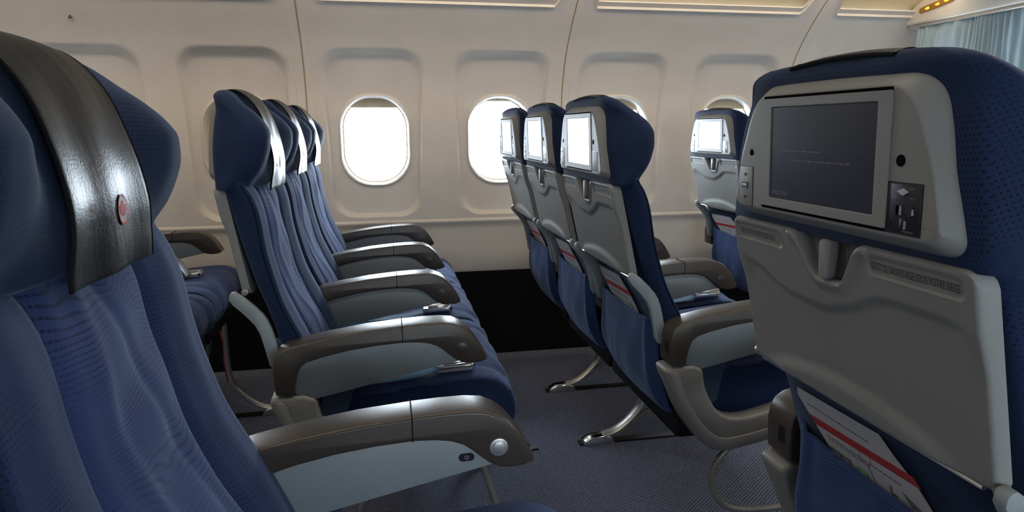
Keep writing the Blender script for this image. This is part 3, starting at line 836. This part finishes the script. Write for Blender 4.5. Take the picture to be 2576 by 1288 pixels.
# ---------------------------------------------------------------- cabin shell
def yw(z): return YWALL - (1.45*(z-1.10)**2 if z > 1.10 else 0)
def rad(shape, th, cx, cz):
    """distance from (cx,cz) in direction th to the outline of a rounded trapezoid shape=(hwt,hwb,z0,z1,r)"""
    hwt, hwb, z0, z1, rr = shape
    dx, dz = math.cos(th), math.sin(th)
    def sd(x, z):
        hw = hwb+(hwt-hwb)*(z-z0)/(z1-z0)
        qx, qz = abs(x)-hw+rr, abs(z-(z0+z1)/2)-(z1-z0)/2+rr
        return math.hypot(max(qx, 0), max(qz, 0))+min(max(qx, qz), 0)-rr
    lo, hi = 0, 2
    for _ in range(40):
        md = (lo+hi)/2
        if sd(dx*md, cz+dz*md) < 0: lo = md
        else: hi = md
    return lo
CZ0, CZ1 = .626, 1.36
ths = sorted(set([round(2*PI*k/112, 6) for k in range(112)] + [round(math.atan2(dz, dx) % (2*PI), 6) for dx in (-WP/2, WP/2) for dz in (CZ0-WZ, CZ1-WZ)]))
SHR = (.2035, .178, .642, 1.322, .085); SHI = (.188, .163, .660, 1.288, .09); SHW = (.146, .146, WZ-.190, WZ+.190, .128); SHV = (.137, .137, WZ-.180, WZ+.180, .124)
SHG = (.134, .134, WZ-.177, WZ+.177, .122)
def floor_y(z): return .93*yw(z)+.07*2.87+.024
def cell_rings():
    out = []
    r0 = []
    for th in ths:
        c, s = math.cos(th), math.sin(th)
        t = min((WP/2)/abs(c) if abs(c) > 1e-6 else 9, ((CZ1-WZ) if s > 0 else (WZ-CZ0))/abs(s) if abs(s) > 1e-6 else 9)
        r0.append(t)
    rr = [rad(SHR, th, 0, WZ) for th in ths]; ri = [rad(SHI, th, 0, WZ) for th in ths]; rw = [rad(SHW, th, 0, WZ) for th in ths]; rv = [rad(SHV, th, 0, WZ) for th in ths]; rg = [rad(SHG, th, 0, WZ) for th in ths]
    def ring(rs, fy): out.append([(r*math.cos(t), r*math.sin(t)+WZ, fy(r*math.sin(t)+WZ)) for r, t in zip(rs, ths)])
    for k in (0, .25, .5, .75, .97): ring([a+(b-a)*k for a, b in zip(r0, rr)], yw)
    for k in (.12, .25, .4, .55, .7, .85, 1.0):
        e = math.sin(min(1, k*1.0)*PI/2)**.9
        ring([a+(b-a)*k for a, b in zip(rr, ri)], lambda z: yw(z)+(floor_y(z)-yw(z))*e)
    for k in (.2, .4, .6, .8, .97): ring([a+(b-a)*k for a, b in zip(ri, rw)], lambda z: floor_y(z)+.004*k)
    ring([a-.001 for a in rw], lambda z: floor_y(z)-.003)
    ring([a-.005 for a in rw], lambda z: floor_y(z)-.004)
    ring([a for a in rv], lambda z: floor_y(z)+.002)
    ring([a for a in rg], lambda z: floor_y(z)+.030)
    ring([a for a in rg], lambda z: 2.965)
    return out
RINGS = cell_rings()
def build_wall(mirror):
    bm = bmesh.new()
    my = (lambda y: 2*AXC-y) if mirror else (lambda y: y)
    for k in WIN:
        cx = WX+k*WP; R = [[bm.verts.new((cx+a, my(c), b)) for a, b, c in ring] for ring in RINGS]
        n = len(ths)
        for A, B in zip(R, R[1:]):
            for i in range(n):
                try: bm.faces.new((A[i], A[(i+1) % n], B[(i+1) % n], B[i]))
                except ValueError: pass
    # upper strip with scalloped top rim : per two-window panel
    x0, x1 = WX+(WIN[0]-.5)*WP, WX+(WIN[-1]+.5)*WP
    NX = int(round((x1-x0)/.0133)); seam0 = WX-.5*WP
    cols = []
    for i in range(NX+1):
        x = x0+(x1-x0)*i/NX
        ph = abs(((x-seam0+1.066/2) % 1.066)-1.066/2)
        zt = 1.495+.075*(1-sm(.055, .085, ph))
        col = [(x, my(yw(CZ1+(zt-CZ1)*j/10)), CZ1+(zt-CZ1)*j/10) for j in range(11)]
        col += [(x, my(yw(zt)-.006), zt+.003), (x, my(yw(zt)-.004), zt+.008), (x, my(yw(zt)+.012), zt+.008), (x, my(yw(zt)+.012), zt-.02)]
        cols.append([bm.verts.new(p) for p in col])
    for a, b in zip(cols, cols[1:]):
        for j in range(len(a)-1): bm.faces.new((a[j], b[j], b[j+1], a[j+1]))
    # dado below the windows
    prof = [(YWALL, CZ0), (YWALL-.004, CZ0-.003), (YWALL-.007, CZ0-.008), (YWALL-.006, CZ0-.016), (YWALL, CZ0-.024), (YWALL+.002, CZ0-.05), (YWALL+.002, .50), (YWALL-.002, .40), (YWALL+.002, .388), (YWALL+.03, .388)]
    A = [bm.verts.new((x0, my(y), z)) for y, z in prof]; B = [bm.verts.new((x1, my(y), z)) for y, z in prof]
    for j in range(len(prof)-1): bm.faces.new((A[j], B[j], B[j+1], A[j+1]))
    return bm, x0, x1
for mir, nm in ((False, 'wall_left'), (True, 'wall_right')):
    bm, XA, XB = build_wall(mir)
    bmesh.ops.remove_doubles(bm, verts=bm.verts, dist=.0004)
    struct(link(nm, bm, M['wall'], sharp=50))
    my = (lambda y: 2*AXC-y) if mir else (lambda y: y)
    # dark kick panel
    a, b = sorted((my(2.872), my(2.95)))
    struct(link('baseboard_left' if not mir else 'baseboard_right', box(XA, XB, a, b, 0.0, .392), M['dark'], smooth=False))
    # cove above the rim, outer skin
    pr = [(my(2.662), 1.485), (my(2.68), 1.50), (my(2.645), 1.56), (my(2.58), 1.62), (my(2.45), 1.66), (my(2.45), 1.68), (my(2.70), 1.68), (my(2.72), 1.48)]
    struct(link('trim_cove', prism([(p[0], p[1]) for p in pr], 'x', XA, XB), M['bin'], smooth=False))
    # panel seams
    i = 0
    for k in range(-2, 4):
        x = WX-.5*WP+k*1.066
        pts = []
        zz = [.63+(1.56-.63)*j/24 for j in range(25)]
        bm = bmesh.new(); G = []
        for z in zz: G.append([bm.verts.new((x+dx, my(yw(z)-dy), z)) for dx, dy in ((-.0022, -.001), (-.0022, .0012), (.0022, .0012), (.0022, -.001))])
        for A, B in zip(G, G[1:]):
            for q in range(3): bm.faces.new((A[q], A[q+1], B[q+1], B[q]))
        struct(link('trim_%d' % (k+3+(6 if mir else 0)), bm, M['seam'], smooth=False))
        # soft pillars each side of the seam
        for s in (-1, 1):
            bm = bmesh.new(); G = []
            for z in zz:
                G.append([bm.verts.new((x+s*(.034+dx), my(yw(z)-dy), z)) for dx, dy in ((-.006, -.001), (-.002, .0012), (.002, .0016), (.006, -.001))])
            for A, B in zip(G, G[1:]):
                for q in range(3): bm.faces.new((A[q], A[q+1], B[q+1], B[q]))
            struct(link('trim_%d' % (20+k*2+s+(20 if mir else 0)), bm, M['wall']))
    # bins
    y0, y1 = sorted((my(1.92), my(2.46)))
    struct(link('ceiling_bin', box(XA, XB, y0, y1, 1.64, 1.97, .03, 3), M['bin']))
# windows : pane, shade, per window
def window(k, mir, drop):
    my = (lambda y: 2*AXC-y) if mir else (lambda y: y)
    cx = WX+k*WP
    r = bpy.data.objects.new('window_%d' % (k+6+(12 if mir else 0)), None); C.objects.link(r); r.location = (cx, my(2.93), WZ); r['kind'] = 'structure'; r.empty_display_size = .1
    def outline(sh, zcut=None):
        p = [(rad(sh, t, 0, WZ)*math.cos(t), rad(sh, t, 0, WZ)*math.sin(t)) for t in ths]
        return p
    o = outline(SHG)
    bm = bmesh.new(); vs = [bm.verts.new((a, 0, b)) for a, b in o]; f = bm.faces.new(vs)
    ext = bmesh.ops.extrude_face_region(bm, geom=[f]); 
    for v in ext['geom']:
        if isinstance(v, bmesh.types.BMVert): v.co.y += (.003 if not mir else -.003)
    p = link('window_pane', bm, M['glass'], r, smooth=False); p.location = (0, (.026 if not mir else -.026), 0)
    # shade: top part down to drop
    zc = .177-drop
    pts = [(a*.998, b*.998) for a, b in o if b > zc]
    pts = sorted(pts, key=lambda q: math.atan2(q[1]-zc, q[0])) 
    xe = pts[0][0]; pts = [(xe, zc)] + pts + [(-xe, zc)]
    bm = prism(pts, 'y', 0, .003)
    s = link('window_shade', bm, M['shade'], r, smooth=False); s.location = (0, .004 if not mir else -.007, 0)
    hd = prism(chaikin([(-.042, zc+.004), (.042, zc+.004), (.046, zc+.012), (.040, zc+.021), (-.040, zc+.021), (-.046, zc+.012)], 1), 'y', -.006, .001, .002)
    hh = link('shade_handle', hd, M['shade'], s)
    # inner ring frame
    bm = bmesh.new(); A = [bm.verts.new((a, 0, b)) for a, b in outline(SHG)]; B = [bm.verts.new((a*.965, 0, b*.973)) for a, b in outline(SHG)]
    A2 = [bm.verts.new((v.co.x, .006, v.co.z)) for v in A]; B2 = [bm.verts.new((v.co.x, .006, v.co.z)) for v in B]
    n = len(A)
    for i in range(n):
        j = (i+1) % n
        bm.faces.new((A[i], A[j], B[j], B[i])); bm.faces.new((B[i], B[j], B2[j], B2[i])); bm.faces.new((A2[i], B2[i], B2[j], A2[j])); bm.faces.new((A[i], A2[i], A2[j], A[j]))
    q = link('window_frame', bm, M['shade'], r); q.location = (0, .014 if not mir else -.020, 0)
for k in WIN:
    window(k, False, {0: .040, 1: .012, 2: .05, 3: .045, -1: .35, -2: .16, -3: .05}.get(k, .06))
    window(k, True, {-5: .35, -4: .35, -3: .32, -2: .32, -1: .30, 0: .24, 1: .12, 2: .14, 3: .24, 4: .30, 5: .35, 6: .35}[k])  # unseen near-side shades, lowered by amounts set to dim light on the seats
# floor, ceiling, ends
struct(link('floor', box(XA, XB, 2*AXC-2.95, 2.95, -.04, 0), M['carpet'], smooth=False))
struct(link('ceiling', box(XA, XB, 2*AXC-2.75, 2.75, 1.96, 2.0), M['bin'], smooth=False))
struct(link('wall_back', box(XA-.03, XA, -.9, 3.0, 0, 2), M['wall'], smooth=False))
struct(link('wall_front', box(XB, XB+.03, -.9, 3.0, 0, 2), M['wall'], smooth=False))
for s in (0, 1):
    y0, y1 = sorted([(2.72, 2.75), (2*AXC-2.75, 2*AXC-2.72)][s])
    struct(link('trim_skin', box(XA, XB, y0, y1, 1.5, 1.98), M['bin'], smooth=False))
# row marker on the wall
mk = link('wall_marker', prism([(-.0075, 0), (.0085, 0), (-.001, .017)], 'y', 0, .0015), M['brown'], smooth=False)
mk.location = (-1.066, yw(1.41)-.0035, 1.402); mk['label'] = 'small dark brown triangle marker high on the wall at upper left'; mk['category'] = 'marker'
# ---------------------------------------------------------------- class divider : header, rail, curtain
DX = 2.33
hd = root('divider_header', (DX, 2.3, 1.42), 'cream overhead divider header with amber lit sign, top right', 'divider')
out = [(.395, .030), (.396, .050), (.385, .075), (.360, .100), (.315, .122), (.25, .140), (.15, .155), (-.6, .21), (-.6, .028), (.375, .022)]
link('header_body', prism(chaikin(out, 1), 'x', -.035, .12, .012, 3, ang=40), M['header'], hd)
sg = prism(chaikin([(.298, .066), (.314, .066), (.318, .080), (.306, .090), (.150, .112), (.134, .110), (.130, .096), (.142, .086)], 2), 'x', -.040, -.034, .001)
so = link('sign_plate', sg, M['signbase'], hd)
for a, b in ((.272, .081), (.220, .089), (.175, .096)):
    t = prism([(a-.012, b-.003), (a-.003, b-.006), (a+.008, b-.004), (a+.012, b), (a+.003, b+.003), (a-.004, b+.006), (a-.010, b+.004)], 'x', -.0415, -.0395)
    link('sign_glyph', t, M['sign'], so, smooth=False)
rail = prism([(.375, .010), (.375, .022), (-.6, .028), (-.6, .014)], 'x', -.030, .0, .002); rl = link('curtain_rail', rail, M['metal'], hd)
cb = bmesh.new(); NY, NZ = 260, 30; G = []
for i in range(NY+1):
    t = i/NY; y = 2.655-.96*t
    ztop = 1.438-.035*sm(2.60, 2.655, y)+.004*math.sin(t*70)
    row = []
    for j in range(NZ+1):
        q = j/NZ; z = ztop-(ztop-.05)*q
        am = .0025+.008*sm(.1, .7, q)
        x = DX-.015+am*math.sin(t*92+3*math.sin(t*11))+.003*math.sin(t*210+9*math.sin(t*17)+q*5)*(1-q)+.030*noise.noise(Vector((t*7+q*2, q*4, 1)))+.008*noise.noise(Vector((t*30, q*9, 4)))
        yy = y
        row.append(cb.verts.new((x, yy, z)))
    G.append(row)
for i in range(NY):
    for j in range(NZ): cb.faces.new((G[i][j], G[i+1][j], G[i+1][j+1], G[i][j+1]))
cu = link('curtain', cb, M['curtain'], sharp=180, mods=[('SOLIDIFY', dict(thickness=.002))])
cu['label'] = 'pale blue pleated curtain hanging behind the big foreground seat at right'; cu['category'] = 'curtain'
# row-behind life vest strap
st = link('red_strap', ribbon([(-.535, 2.2, .375), (-.528, 2.2, .34), (-.530, 2.2, .27), (-.524, 2.2, .20)], .012, twist=[(1, 0, 0)]*4), M['red'])
st['label'] = 'red strap hanging below the rearmost cushion in the dark gap at left'; st['category'] = 'strap'
